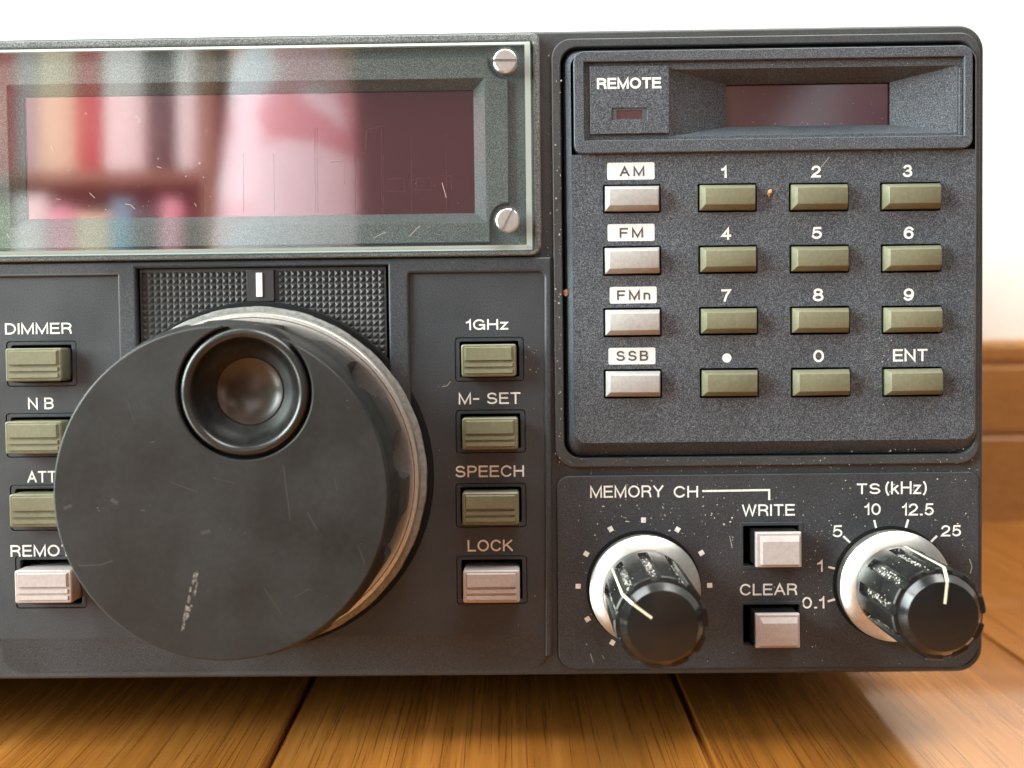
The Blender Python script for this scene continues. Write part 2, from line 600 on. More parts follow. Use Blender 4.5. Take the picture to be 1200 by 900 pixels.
def box_mesh(name, lo, hi, material, parent=None, bev=0.0, seg=2):
    bm = bmesh.new()
    bmesh.ops.create_cube(bm, size=1)
    for v in bm.verts:
        v.co = [(lo[i] + hi[i]) / 2 + v.co[i] * (hi[i] - lo[i]) for i in range(3)]
    if bev:
        bmesh.ops.bevel(bm, geom=list(bm.edges), offset=bev, segments=seg, affect='EDGES', profile=.5)
    me = bpy.data.meshes.new(name)
    bm.to_mesh(me)
    bm.free()
    finish(me, material)
    return link(name, me, parent)


def make_floor():
    v, f = [], []
    g, b = .0003, .0006
    # one sheet of planks along Y with a V groove between each pair
    xs = []
    for k in range(-22, 24):
        x = .0334 + .075 * k
        xs += [(x - g - b, 0), (x - g * .5, -.0012), (x + g * .5, -.0012), (x + g + b, 0)]
    ys = (-2.2, WALL_Y + .02)
    for x, z in xs:
        for y in ys:
            v.append((x, y, z))
    for i in range(len(xs) - 1):
        f.append((2 * i, 2 * i + 2, 2 * i + 3, 2 * i + 1))
    o = mesh('floor', v, f, M['floor'], None, 0)
    o['kind'] = 'structure'
    for k in range(-22, 24):
        pass
    return o


make_floor()
wl = box_mesh('wall', (-1.6, WALL_Y, 0), (1.6, WALL_Y + .05, 1.25), M['wall'])
wl['kind'] = 'structure'
bbp = [(0, 0), (.0105, 0), (.0105, .0285), (.0098, .0295), (.0098, .0305), (.0105, .0315), (.0105, .0525), (.0098, .0540), (.0098, .0550),
       (.0105, .0560), (.0105, .0600), (.0095, .0620), (.0070, .0625), (0, .0625)]
vv, ff = [], []
for X in (-1.6, 1.6):
    vv += [(X, WALL_Y - y, z) for y, z in bbp]
n = len(bbp)
for i in range(n):
    j = (i + 1) % n
    ff.append((i, j, n + j, n + i))
bb = mesh('baseboard', vv, ff, M['base'], None, 20)
bb['kind'] = 'structure'

# ------------------------------------------------------------------ the receiver
radio = bpy.data.objects.new('radio_receiver', None)
C.objects.link(radio)
radio.empty_display_size = .02
tag(radio, 'dark grey communications receiver with big tuning knob and keypad on wooden floor', 'radio')
radio.matrix_world = RADIO

RX = U(1152.5, 400, -.8).x
LX = RX - .286
TOPZ, BOTZ = U(620, 36.5, -.8).y, U(620, 791.5, -.8).y
mid = (LX + RX) / 2

box_mesh('cabinet', (LX + .002, .0062, BOTZ + .0015), (RX - .002, .186, TOPZ - .002), M['trim'], radio, .002)
for x in (LX + .03, RX - .03):
    for y, hgt in ((.055, None), (.165, None)):
        # foot from the underside down to the floor
        p = RADIO @ Vector((x, y, BOTZ + .0015))
        d = p.z / math.cos(TILT)
        bm = bmesh.new()
        bmesh.ops.create_cone(bm, cap_ends=True, segments=32, radius1=.007, radius2=.0085, depth=d)
        for v in bm.verts:
            v.co.z -= d / 2
            v.co += Vector((x, y, BOTZ + .0015))
        me = bpy.data.meshes.new('rubber_foot')
        bm.to_mesh(me)
        bm.free()
        finish(me, M['rubber'])
        link('rubber_foot', me, radio)

# front frame with its four openings
disp_hole = (LX + .012, U(300, 300, -.8).y, U(624, 170, -.8).x, U(620, 45, -.8).y)
key_hole = urect(659, 51, 1143, 534, -.8)
low_hole = (U(8, 600, -.8).x, U(320, 772, -.8).y, U(634, 600, -.8).x, U(320, 314, -.8).y)
mem_hole = urect(656, 558, 1144, 780, -.8)
plate('front_frame', [rrect((LX, BOTZ, RX, TOPZ), .0044, 10), rrect(disp_hole, .001), rrect(key_hole, .0028), rrect(low_hole, .003), rrect(mem_hole, .0025)],
      -.8, 7.0, M['trim'], radio, .55, 3)
plate('inner_plate', [rrect((LX + .004, BOTZ + .004, RX - .004, TOPZ - .004), .002)], -6.0, 1.6, M['black'], radio)

# ---- display side
bez_o = (LX + .004, U(320, 303, 1).y, U(633.5, 170, 1).x, U(620, 38.5, 1).y)
gl_r = (LX + .010, U(320, 294.5, 2.4).y, U(622.5, 170, 2.4).x, U(620, 47.5, 2.4).y)
bez_h = (gl_r[0] - .0003, gl_r[1] - .0004, gl_r[2] + .0005, gl_r[3] + .0004)
plate('display_bezel', [rrect(bez_o, (.0018, .0018, .0013, .0013), 8), rrect(bez_h, .0006)], 1.0, 2.4, M['frame'], radio, .32, 3)
# floor under the glass
under = (gl_r[0] - .001, gl_r[1] - .001, gl_r[2] + .001, gl_r[3] + .001)
fo_h, fi_h = -.7, -3.6
fo = (U(10, 170, fo_h).x, U(320, 263, fo_h).y, U(568, 170, fo_h).x, U(567, 91.5, fo_h).y)
fi = (U(29, 170, fi_h).x, U(320, 253, fi_h).y, U(555.5, 170, fi_h).x, U(555, 105.5, fi_h).y)
hole = rrect(fo, 0)
plate('display_base', [rrect(under, 0), rrect((fo[0] - .0005, fo[1] - .0005, fo[2] + .0005, fo[3] + .0005), 0)], -1.7, 1.2, M['frame'], radio)
# raised inner mask with notches round the screw posts
s1, s2 = U(592, 72, -.7), U(594.5, 258, -.7)
mr_, mt_, mb_ = U(596, 170, -.7).x, U(592, 66, -.7).y, U(594, 284, -.7).y
ml_ = gl_r[0] + .004
q = MM(20)
ol = [(ml_, mb_)]
ol += [(s2[0] - q, mb_)]
ol += [(s2[0] + q * math.cos(R(a)), s2[1] + q * math.sin(R(a))) for a in range(180, 85, -12)]
ol += [(mr_, s2[1] + q)]
ol += [(mr_, s1[1] - q)]
ol += [(s1[0] + q * math.cos(R(a)), s1[1] + q * math.sin(R(a))) for a in range(270, 175, -12)]
ol += [(s1[0] - q, mt_), (ml_, mt_)]
plate('display_mask', [ol, hole], -.7, .95, M['frame'], radio, .2, 2)
flip(loft('display_recess', [(rrect(fo, 0), fo_h - .12), (rrect(fi, 0), fi_h)], M['frame'], radio, cap_front=False, smooth=0))
wz = (fi[0] - .001, fi[1] - .001, fi[2] + .001, fi[3] + .001)
win = plate('display_window', [rrect(wz, 0)], fi_h - .45, .8, M['filter'], radio)
# faint printed segment traces behind the filter
tv, tf = [], []


def add_bar(v, f, pts, wpx, h0, h1, uh):
    """thin strip along photo points"""
    q3 = [U(*p, uh) for p in pts]
    for a, b in zip(q3[:-1], q3[1:]):
        d = (b - a)
        nrm = Vector((-d.y, d.x)).normalized() * MM(wpx) / 2
        k = len(v)
        for h in (h0, h1):
            v += [P3(a - nrm, h), P3(a + nrm, h), P3(b + nrm, h), P3(b - nrm, h)]
        f += [(k, k + 1, k + 2, k + 3), (k + 4, k + 5, k + 6, k + 7)]
        for i in range(4):
            j = (i + 1) % 4
            f.append((k + i, k + j, k + 4 + j, k + 4 + i))


TH = fi_h - .45
for x in (285, 321, 369, 372, 416, 447, 449, 482, 523):
    y0 = 150 if x in (369, 372, 447, 482) else 180
    add_bar(tv, tf, [(x, y0), (x + .6, 249)], .7, TH - .02, TH + .03, TH)
for pts in ([(415, 181), (428, 179), (430, 152), (447, 148)], [(455, 210), (474, 209), (474, 224), (456, 224)], [(488, 209), (506, 209), (506, 223), (489, 223), (488, 209)],
            [(516, 206), (529, 206), (529, 222)], [(240, 214), (240, 249)], [(388, 190), (404, 189), (404, 216)]):
    add_bar(tv, tf, pts, .8, TH - .02, TH + .03, TH)
mesh('segment_traces', tv, tf, M['trace'], win, 0)

# glass: clear front slab, rim coloured pale to paint in its edge highlight
gh = 2.4
gi = (gl_r[0] + .0008, gl_r[1] + .00055, gl_r[2] - .00095, gl_r[3] - .0006)
glass = plate('glass_cover', [rrect(gi, 0)], gh, .35, M['glass'], radio)
ro, ri = rrect(gl_r, 0), rrect(gi, 0)
loft('glass_edge', [(ro, -.9), (ro, gh - .65), (ri, gh - .02)], M['edge'], glass, cap_front=False, smooth=0)

for (px, py, ang) in ((592, 71, -1), (595, 258, 62)):
    c = U(px, py, 3.4)
    r = MM(14.4) / (1 + .019) * 1000
    sc = lathe('screw', c, [(r * .62, -1.6), (r * .62, 2.35), (r * .97, 2.35), (r * .97, 3.15), (r * .85, 3.4), (r * .6, 3.42)], M['screw'], radio, 48)
    # slot cut with a boolean-free trick is fragile: cut the head mesh directly
    bm = bmesh.new()
    bm.from_mesh(sc.data)
    sl = .00024
    ca, sa = math.cos(R(ang)), math.sin(R(ang))
    for off in (-sl, sl):
        nrm = Vector((-sa, 0, ca))
        bmesh.ops.bisect_plane(bm, geom=bm.verts[:] + bm.edges[:] + bm.faces[:], plane_co=Vector((c[0], 0, c[1])) + nrm * off, plane_no=nrm)
    bm.normal_update()
    fs = [fc for fc in bm.faces if fc.calc_center_median().y < -.00236 and
          abs((fc.calc_center_median() - Vector((c[0], 0, c[1]))).dot(Vector((-sa, 0, ca)))) < sl * .98]
    bmesh.ops.delete(bm, geom=fs, context='FACES')
    bm.to_mesh(sc.data)
    bm.free()
    # slot floor and walls
    L = r * .00097
    e1 = Vector((ca, sa))
    e2 = Vector((-sa, ca)) * sl
    o2 = Vector(c)
    hs = (2.85, 3.41)
    pv = []
    for s in (-1, 1):
        for t in (-1, 1):
            q2 = o2 + e1 * L * s * .98 + e2 * t
            pv += [P3(q2, hs[0]), P3(q2, hs[1])]
    slot = mesh('slot', pv, [(0, 2, 6, 4), (0, 4, 5, 1), (2, 6, 7, 3)], M['screw'], sc, 0)
    sl_m = lathe('washer', U(px, py, 2.5), [(r * 1.0, 2.2), (r * 1.12, 2.44), (r * 1.12, 2.5), (r * .6, 2.5)], M['glass'], sc, 48)

# ---- lower left panel
LH = .7
lw = (LX + .006, U(320, 746, 0).y, U(644, 600, 0).x, U(320, 310, 0).y)
pyr = urect(165, 314, 453, 470, -.4)
holes = []
# button wells (hole px, front px, colour)
WELL_L = [(13.5, 404.5, 84, 448, 'olive'), (13, 489, 84, 531, 'olive'), (18, 573, 90, 617, 'olive'), (24, 656, 95.5, 708, 'pink')]
WELL_R = [(539, 400, 608, 442, 'olive'), (540, 485, 610, 526, 'olive'), (540, 571, 611, 613, 'olive'), (541, 656, 612, 703, 'pink')]
for wlr in WELL_L + WELL_R:
    a = urect(*wlr[:4])
    holes.append(rrect((a[0] - MM(6), a[1] - MM(5), a[2] + MM(6), a[3] + MM(5)), .0006, 4))
plate('lower_panel', [rrect(lw, 0)] + holes + [rrect((pyr[0] - .0006, pyr[1], pyr[2] + .0006, pyr[3] + .0004), 0)], 0, 1.6, M['panel'], radio)
# rolled-back lower strip
zt, zb = lw[1], U(320, 786, -.7).y
x0, x1 = U(4, 760, -.6).x, U(641, 760, -.6).x
ol = rrect((x0, zb, x1, zt), (.0032, .0032, 0, 0), 8)
hh = lambda z: -.72 * ((zt - z) / (zt - zb)) ** 1.0
v = [P3(p, hh(p[1]) - .002) for p in ol] + [P3(p, hh(p[1]) - 1.5) for p in ol]
k = len(ol)
mesh('lower_lip', v, [tuple(range(k))] + [(i, (i + 1) % k, k + (i + 1) % k, k + i) for i in range(k)], M['panel'], radio, 0)
# raised ribs round the button fields
Z = lambda y, x=320: U(x, y, LH).y
X_ = lambda x, y=400: U(x, y, LH).x
top = Z(305)
botj = Z(585)
q = MM(7)


def arc(cx, cz, r, a0, a1, n=5):
    return [(cx + r * math.cos(R(a0 + (a1 - a0) * i / n)), cz + r * math.sin(R(a0 + (a1 - a0) * i / n))) for i in range(n + 1)]


zR, zL = Z(319.5, 560), Z(324, 70)
ol = [(LX + .006, top), (X_(647), top), (X_(647, 720), Z(770, 640)), (X_(638.5, 720), Z(770, 640))]
ol += arc(X_(638.5) - q, zR - q, q, 0, 90)
ol += arc(X_(480.5) + q * .3, zR - q * .3, q * .3, 90, 180)
ol += [(X_(480.5), botj), (X_(139), botj), (X_(139), zL), (LX + .006, zL)]
plate('panel_rib', [ol, rrect((X_(161), Z(575), X_(456), Z(312.5)), 0)], LH, 1.5, M['panel'], radio, .5, 3)
# pocket rims
for wlr in WELL_L + WELL_R:
    a = urect(*wlr[:4])
    ob = (a[0] - MM(5.4), a[1] - MM(4.4), a[2] + MM(5.4), a[3] + MM(4.4))
    plate('button_surround', [rrect(ob, .0005, 4), rrect(a, .0003, 3)], -.12, 1.4, M['panel'], radio, .12, 2)

# pyramid grip pattern behind the index
pv, pf = [], []
pit = MM(7.35)
nx, nz = int((pyr[2] - pyr[0]) / pit), int((pyr[3] - pyr[1]) / pit)
x00 = (pyr[0] + pyr[2]) / 2 - nx * pit / 2
zbase, ph = -.55, .34
tl_ = urect(288, 315.5, 325, 354.5, 0)
for i in range(nx):
    for j in range(nz):
        xa, za = x00 + i * pit, pyr[3] - .0005 - (j + 1) * pit
        if tl_[0] - pit * .8 < xa < tl_[2] - pit * .2 and za + pit > tl_[1] - pit * .3:
            continue
        k = len(pv)
        g = pit * .04
        pv += [P3((xa + g, za + g), zbase), P3((xa + pit - g, za + g), zbase), P3((xa + pit - g, za + pit - g), zbase), P3((xa + g, za + pit - g), zbase),
               P3((xa + pit / 2, za + pit / 2), zbase + ph)]
        pf += [(k, k + 1, k + 4), (k + 1, k + 2, k + 4), (k + 2, k + 3, k + 4), (k + 3, k, k + 4)]
k = len(pv)
a = pyr
pv += [P3((a[0], a[1]), zbase), P3((a[2], a[1]), zbase), P3((a[2], a[3]), zbase), P3((a[0], a[3]), zbase),
       P3((a[0], a[1]), zbase - 2), P3((a[2], a[1]), zbase - 2), P3((a[2], a[3]), zbase - 2), P3((a[0], a[3]), zbase - 2)]
pf += [(k, k + 1, k + 2, k + 3), (k, k + 1, k + 5, k + 4), (k + 1, k + 2, k + 6, k + 5), (k + 2, k + 3, k + 7, k + 6), (k + 3, k, k + 4, k + 7)]
grip = mesh('pyramid_panel', pv, pf, M['pyramid'], radio, 0)
ti = plate('index_tile', [rrect(urect(289, 316.5, 321, 353, 0), 0)], .05, .8, M['tile'], radio, .06, 2)
plate('index_mark', [rrect(urect(300, 319.5, 307.5, 348, .3), .0001)], .3, .45, M['plate'], ti, .06, 2)

# push buttons with one broad and two narrow ridges
PROT = 3.3


def ridged_button(r, material, h):
    """r: front face (l, b, r, t) in metres at height h"""
    l, b, rr, t = r
    H = t - b
    bo = loft('push_button', [(rrect((l, b, rr, t), .0004, 3), -5.0), (rrect((l, b, rr, t), .0004, 3), h - .45),
                              (rrect((l + .0002, b + .0002, rr - .0002, t - .0002), .0003, 3), h - .25)], M[material], radio, smooth=40)
    ins = .00055
    zs = [(t - .0004, t - H * .50, .36), (t - H * .565, t - H * .70, .27), (t - H * .765, t - H * .90, .27)]
    vv, ff = [], []
    for (za, zb_, hh_) in zs:
        k = len(vv)
        i2 = .0003 if hh_ > .3 else .0001
        up = .0002 if hh_ > .3 else .00008
        vv += [P3((l + ins, zb_), h - .27), P3((rr - ins, zb_), h - .27), P3((rr - ins, za), h - .27), P3((l + ins, za), h - .27),
               P3((l + ins + i2 * .6, zb_ + .00006), h - .27 + hh_), P3((rr - ins - i2, zb_ + .00006), h - .27 + hh_),
               P3((rr - ins - i2, za - up), h - .27 + hh_ * .8), P3((l + ins + i2 * .6, za - up), h - .27 + hh_ * .8)]
        ff += [(k + 4, k + 5, k + 6, k + 7), (k, k + 1, k + 5, k + 4), (k + 1, k + 2, k + 6, k + 5), (k + 2, k + 3, k + 7, k + 6), (k + 3, k, k + 4, k + 7)]
    mesh('ridges', vv, ff, M[material], bo, 0)
    return bo


for hx0, hy0, hx1, hy1, colr in WELL_L + WELL_R:
    a = urect(hx0, hy0, hx1, hy1)
    g = .00042
    tall = (a[3] - a[1])
    bt = a[3] - MM(3.5)
    if colr == 'pink':
        bt = a[3] - MM(8.5)
    bz = max(a[1] + MM(1.2), bt - MM(38.5))
    ridged_button((a[0] + g, bz, a[2] - g, bt), colr, PROT)

for s, box in (('DIMMER', (6, 378.5, 84, 391.5)), ('N B', (33, 466, 63, 479.5)), ('ATT', (32, 552, 66, 565.5)), ('REMOTE', (12.5, 638.5, 97, 652)),
               ('1GHz', (546, 374, 595.5, 386.5)), ('M- SET', (537.5, 460, 610, 473.5)), ('SPEECH', (534, 545.5, 614, 559)), ('LOCK', (548, 632.5, 601, 646))):
    text(s, box, 0.0, M['ink'], radio)

# ---- tuning knob
kc = U(305.5, 557, 0)
lathe('knob_shadow_trim', kc, [(30.0, -1.0), (30.0, .2), (29.8, .4), (27, .4), (27, .3)], M['black'], radio, 128)  # black trim disc, paints in the shadow gap round the knob
KL = 24.5
DEG = math.degrees


def scallop(a, r, h):
    if r < 25.7 or h > 20.9 or h < 3.9:
        return r
    d = ((DEG(a) - 9.5 + 15) % 30) - 15
    s_ = 1 - (d / 7.6) ** 2 - (max(0, h - 11) / 9.8) ** 2
    return r - (4.6 * s_ ** .38 if s_ > 0 else 0)


prof = [(26.3, 3.4)] + [(26.3, 3.6 + i * .5) for i in range(32)] + [(26.3, 19.8), (26.15, 20.3), (25.95, 20.8), (25.75, 21.3), (25.45, 21.9), (25.3, 22.3), (24.9, 22.5), (23.4, 22.4), (22.5, 15), (5, 15)]
kn = lathe('tuning_knob', kc, prof, M['knobside'], radio, 360, scallop, 18)


def knurl(a, r, h):
    return r - (.07 if (int(DEG(a) / 7.0) % 2 and r > 28.5) else 0)


lathe('knob_skirt', kc, [(28.8, 1.2), (29.1, 2.6), (28.95, 3.1), (28.6, 3.3), (27.5, 3.5), (27.4, 3.3)], M['skirt'], kn, 360, knurl)
lathe('metal_ring', kc, [(28.1, 3.3), (28.0, 4.0), (27.75, 4.3), (27.2, 4.36), (27.1, 4.16), (27.0, 4.36), (26.4, 4.4), (25.5, 4.2)], M['ring'], kn, 256)
# finger cup
fc = U(286, 459.5, KL)
sc_ = 1 / (DIST * 1000 - KL) * DIST * 1000          # pixel scale at the face
rl = 75.5 / 6.82 / sc_
FR = 198.5 / 6.82 / sc_
d = (fc - kc).length * 1000
Rb = rl + .55                                        # bite radius
ca = math.acos((FR * FR + d * d - Rb * Rb) / (2 * FR * d))
cb = math.acos((Rb * Rb + d * d - FR * FR) / (2 * Rb * d))
th = math.atan2(fc.y - kc.y, fc.x - kc.x)
ol = []
for i in range(181):
    a = th + ca + (2 * math.pi - 2 * ca) * i / 180
    ol.append((kc.x + FR * .001 * math.cos(a), kc.y + FR * .001 * math.sin(a)))
for i in range(1, 96):
    a = th + math.pi + (math.pi - (math.pi - cb)) * 0 - (-1) * 0
    a = (th + math.pi) + cb * 0 + 0
    # inner arc, walked back from the end of the rim to its start through the knob's centre side
    t0, t1 = th + math.pi + (cb), th + math.pi - (cb)
    a0 = th + math.pi - (math.pi - (math.pi - cb))
    a = (th + math.pi - cb) + (2 * cb) * i / 96 if False else None
    ang = -(cb) + 2 * cb * i / 96
    a = th + math.pi + ang * -1
    ol.append((fc.x + Rb * .001 * math.cos(a), fc.y + Rb * .001 * math.sin(a)))
face = plate('knob_face', [ol], KL, 2.2, M['knob'], kn, .28, 3)
lathe('cup_lip', fc, [(Rb + .12, 17.0), (Rb + .1, 21.6), (Rb + .02, 22.3), (rl, 22.4), (rl, 24.1), (rl - .15, 24.55), (rl - .5, 24.85), (rl - .95, 24.85), (rl - 1.35, 24.6), (rl - 1.55, 24.1), (rl - 1.7, 23.2), (rl - 1.8, 22.6), (rl - 2.6, 22)], M['lip'], kn, 128, smooth=50, cap=False)
lathe('finger_cup', fc, [(rl - 1.5, 22.2), (rl - 1.72, 23.2), (rl - 2.3, 22.3), (rl - 3.2, 21.6), (5.25, 21.1), (4.8, 20.7), (4.8, 19.2), (.01, 19.2)], M['cup'], kn, 128)
lathe('cup_boss', fc, [(5.2, 20.6), (5.2, 21.05), (5.08, 21.2), (4.9, 21.15), (4.3, 20.9), (3.5, 20.62), (2.6, 20.4), (1.5, 20.25), (.7, 20.19), (.01, 20.18)], M['lens'], kn, 96, smooth=50)
# scuffs on the face
sv, sf = [], []
FH = KL
sr = random.Random(9)
line_ = [(230, 672), (227, 688), (223, 704), (218, 722), (214, 742)]
for q_ in range(46):
    t_ = sr.random() ** .85
    k_ = min(3, int(t_ * 4))
    u_ = t_ * 4 - k_
    px_ = line_[k_][0] + (line_[k_ + 1][0] - line_[k_][0]) * u_
    py_ = line_[k_][1] + (line_[k_ + 1][1] - line_[k_][1]) * u_
    hw_ = 4.4 * (1 - abs(t_ - .4) * 1.25)
    px_ += sr.uniform(-hw_, hw_)
    ln_ = sr.uniform(2, 9)
    add_bar(sv, sf, [(px_ + ln_ * .13, py_ - ln_ / 2), (px_ - ln_ * .13, py_ + ln_ / 2)], sr.uniform(.6, 1.9), FH - .03, FH + .008 + .0004 * q_, FH)
mesh('scuff_mark', sv, sf, M['scuff'], kn, 0)
sv, sf = [], []
for pts, wpx in (([(92, 663), (118, 662), (132, 657)], 1.2), ([(332, 545), (340, 610)], 1.0), ([(200, 565), (232, 577)], .8), ([(130, 585), (138, 590)], 4), ([(236, 625), (246, 622)], 4),
                 ([(165, 598), (170, 598)], 2), ([(75, 596), (84, 592)], 3), ([(360, 600), (372, 622)], 1), ([(310, 690), (330, 720)], .7), ([(420, 640), (427, 660)], .8),
                 ([(392, 560), (395, 575)], .8), ([(150, 470), (156, 492)], .7), ([(250, 560), (275, 566)], .6), ([(345, 700), (362, 690)], .8)):
    add_bar(sv, sf, pts, wpx, FH - .03, FH + .012, FH)
mesh('scratches', sv, sf, M['scuff2'], kn, 0)
sv, sf = [], []
for pts, wpx in (([(139, 447), (165, 467), (203, 503)], 1.6), ([(160, 627), (215, 601), (265, 581)], 2.2), ([(292, 567), (302, 575)], 2), ([(283, 634), (293, 640)], 1.6), ([(165, 636), (168, 637)], 3)):
    add_bar(sv, sf, pts, wpx, FH - .03, FH + .010, FH)
mesh('dark_scratches', sv, sf, M['scuff3'], kn, 0)

# ---- keypad side
KF = .25
C_o, C_h = urect(648.5, 41.5, 1148, 545.5, KF), urect(659, 51.5, 1143, 534.5, KF)
plate('keypad_bezel', [rrect(C_o, .0034, 8), rrect(C_h, .0029, 8)], KF, 3.2, M['trim'], radio, .22, 3)
KH = 1.5
kp = urect(671.5, 178, 1142.5, 517, KH)
ko = (U(662.5, 350, -1.6).x, U(900, 531.5, -1.6).y, max(U(1145, 350, -1.6).x, kp[2] + .0006), U(900, 56, -1.6).y)
rk = (.0021, .0021, 0, 0)
KEYS = []
colx = [(817.5, 889.5), (924.3, 997), (1031.3, 1105)]
rowy = [(214.3, 248.5), (286.8, 320.5), (358.8, 392.5), (430.8, 466)]
names = [['1', '2', '3'], ['4', '5', '6'], ['7', '8', '9'], ['.', '0', 'ENT']]
for j in range(4):
    for i in range(3):
        x0, x1 = colx[i]
        y0, y1 = rowy[j]
        dx, dy = .8 * j, -.7 * i + .4
        KEYS.append((x0 + dx, y0 + dy, x1 + dx - 2.5, y1 + dy, names[j][i]))
MODES = [(706.5, 216, 774.5, 250, 'ivory'), (706.5, 288, 775, 323, 'ivory'), (707, 360.5, 775.5, 395, 'ivory'), (707.5, 432.5, 776, 467, 'ivory')]
hl = [rrect(urect(*k[:4], KH), .0002, 2) for k in KEYS + MODES]
plate('keypad_panel', [rrect(kp, rk, 8)] + hl, KH, 1.8, M['keypad'], radio)
e = .00004
kpi = (kp[0] + .0002, kp[1] + .0002, kp[2] - .0002, kp[3])
kt_ = U(900, 60, KH).y
loft('keypad_skirt', [(rrect(ko, .0026, 8), -1.6), (rrect(ko, .0026, 8), -1.2),
                      (rrect((kp[0] - .00015, kp[1] - .00015, kp[2] + .00015, kt_), .0021, 8), KH - .25), (rrect((kp[0] - e, kp[1] - e, kp[2] + e, kt_), .0021, 8), KH - .04)],
     M['keypad'], radio, cap_front=False, smooth=30)
plate('keypad_well', [rrect(C_h, .0029, 8)], -3.3, .6, M['black'], radio)

KP = 1.9
JIT = random.Random(21)


def keycap(k, colr, name):
    l, b, r, t = urect(*k[:4], KH)
    g, ins = .00036, .00062
    kt, kb = .00068, .00075
    h = KH + KP
    o = loft(name, [(rrect((l + g, b + g, r - g, t - g), 0), -1.2), (rrect((l + g, b + g, r - g, t - g), 0), KH + .45),
                    (rrect((l + g + ins, b + g + kb, r - g - ins * .5, t - g - kt), 0), h)], M[colr], radio, smooth=0)
    bm = bmesh.new()
    bm.from_mesh(o.data)
    jr, jx, jz = JIT.uniform(-.008, .008), JIT.uniform(-.012, .012), JIT.uniform(-.02, .02)
    jo = JIT.uniform(-.00008, .00008)
    cx_, cz_ = (l + r) / 2, (b + t) / 2
    for v_ in bm.verts:
        dx_, dz_ = v_.co.x - cx_, v_.co.z - cz_
        v_.co = Vector((cx_ + dx_ - jr * dz_, v_.co.y + jx * dx_ + jz * dz_ + jo, cz_ + dz_ + jr * dx_))
    ed = [e_ for e_ in bm.edges if e_.is_manifold and max(v_.co.y for v_ in e_.verts) < -(KH + .3) * .001]
    bmesh.ops.bevel(bm, geom=ed, offset=.00007, segments=2, affect='EDGES', profile=.5)
    bm.to_mesh(o.data)
    bm.free()
    return finish(o.data, M[colr], 40)


for k in KEYS:
    keycap(k, 'olive', 'keypad_key')
for k in MODES:
    keycap(k, k[4], 'mode_key')
# key legends
LEG = {'1': (845, 194.5, 851.5, 208.5), '2': (951, 194, 962, 208), '3': (1058, 193, 1069, 207.5), '4': (845.5, 267, 857, 281), '5': (951.5, 266, 963, 280), '6': (1059, 265.5, 1070.5, 280),
       '7': (845, 339, 856.5, 353.5), '8': (952.5, 338, 965, 353), '9': (1059, 338, 1071, 352.5), '0': (953, 410, 965.5, 424.5), 'ENT': (1046.5, 409, 1087, 423.5)}
for s, box in LEG.items():
    text(s, box, KH, M['ink'], radio, wpx=2.5 if s != 'ENT' else 2.3)
dot = U(851.7, 419.5, KH)
plate('decimal_point', [circle(dot, MM(5.3), 32)], KH + .05, .1, M['ink'], radio)
for s, pb, tb in (('A M', (711.5, 190.5, 767, 210.5), (726, 195, 755, 206.5)), ('F M', (712, 262.5, 767, 282.5), (726, 267, 753.5, 278.5)),
                  ('F M n', (714.5, 336, 769.5, 355.5), (723, 340, 762, 351.5)), ('S S B', (713, 407.5, 768, 427), (722.5, 411, 759.5, 423))):
    p = plate('label_plate', [rrect(urect(*pb, KH), .0003, 4)], KH + .04, .08, M['plate'], radio)
    text(s, tb, KH + .05, M['inkdark'], p, thick=.03, wpx=2.0, space=.2)

# hood over the small display
HH = 2.6
ho = urect(672.5, 56.5, 1140, 176.5, HH)
rec = urect(684.5, 69, 1130.5, 161.5, HH)
plate('display_hood', [rrect(ho, (.0016, .0016, .0018, .0018), 8), rrect(rec, 0)], HH, 4.0, M['keypad'], radio, .16, 3)
RH = 1.6
TILE_H = 2.35
hx_o, hx_ih = urect(786, 79, 1121.5, 157.5, RH), -2.1
hx_i = urect(850.5, 98, 1042.5, 147.5, hx_ih)
plate('hood_floor', [rrect((rec[0] - .0003, rec[1] - .0003, rec[2] + .0003, rec[3] + .0003), 0), rrect(hx_o, 0)], RH, 1.2, M['keypad'], radio)
flip(loft('hood_funnel', [(rrect(hx_o, 0), RH - .002), (rrect(hx_i, 0), hx_ih)], M['keypad'], radio, cap_front=False, smooth=0))
plate('small_display_window', [rrect((hx_i[0] - .0006, hx_i[1] - .0006, hx_i[2] + .0006, hx_i[3] + .0006), 0)], hx_ih - .55, .5, M['redwin'], radio)
plate('display_edge_strip', [rrect(urect(1124, 79, 1128, 158, RH + .3), 0)], RH + .35, .6, M['keypad'], radio, .08, 2)
rt = urect(691.5, 77.5, 784, 156.5, TILE_H)
led = urect(722.5, 129, 753, 139, TILE_H)
ledo = urect(717, 126.3, 758.5, 141, TILE_H)
tile = plate('indicator_tile', [rrect(rt, 0), rrect(ledo, 0)], TILE_H, .9, M['keypad'], radio, .08, 2)
plate('indicator_recess', [rrect(ledo, 0), rrect(led, 0)], TILE_H - .2, .3, M['keypad'], tile)
plate('indicator_lamp', [rrect((led[0] - .0001, led[1] - .0001, led[2] + .0001, led[3] + .0001), 0)], TILE_H - .32, .3, M['led'], tile)
text('REMOTE', (699.5, 91, 775, 104), TILE_H, M['ink'], tile, wpx=2.5)

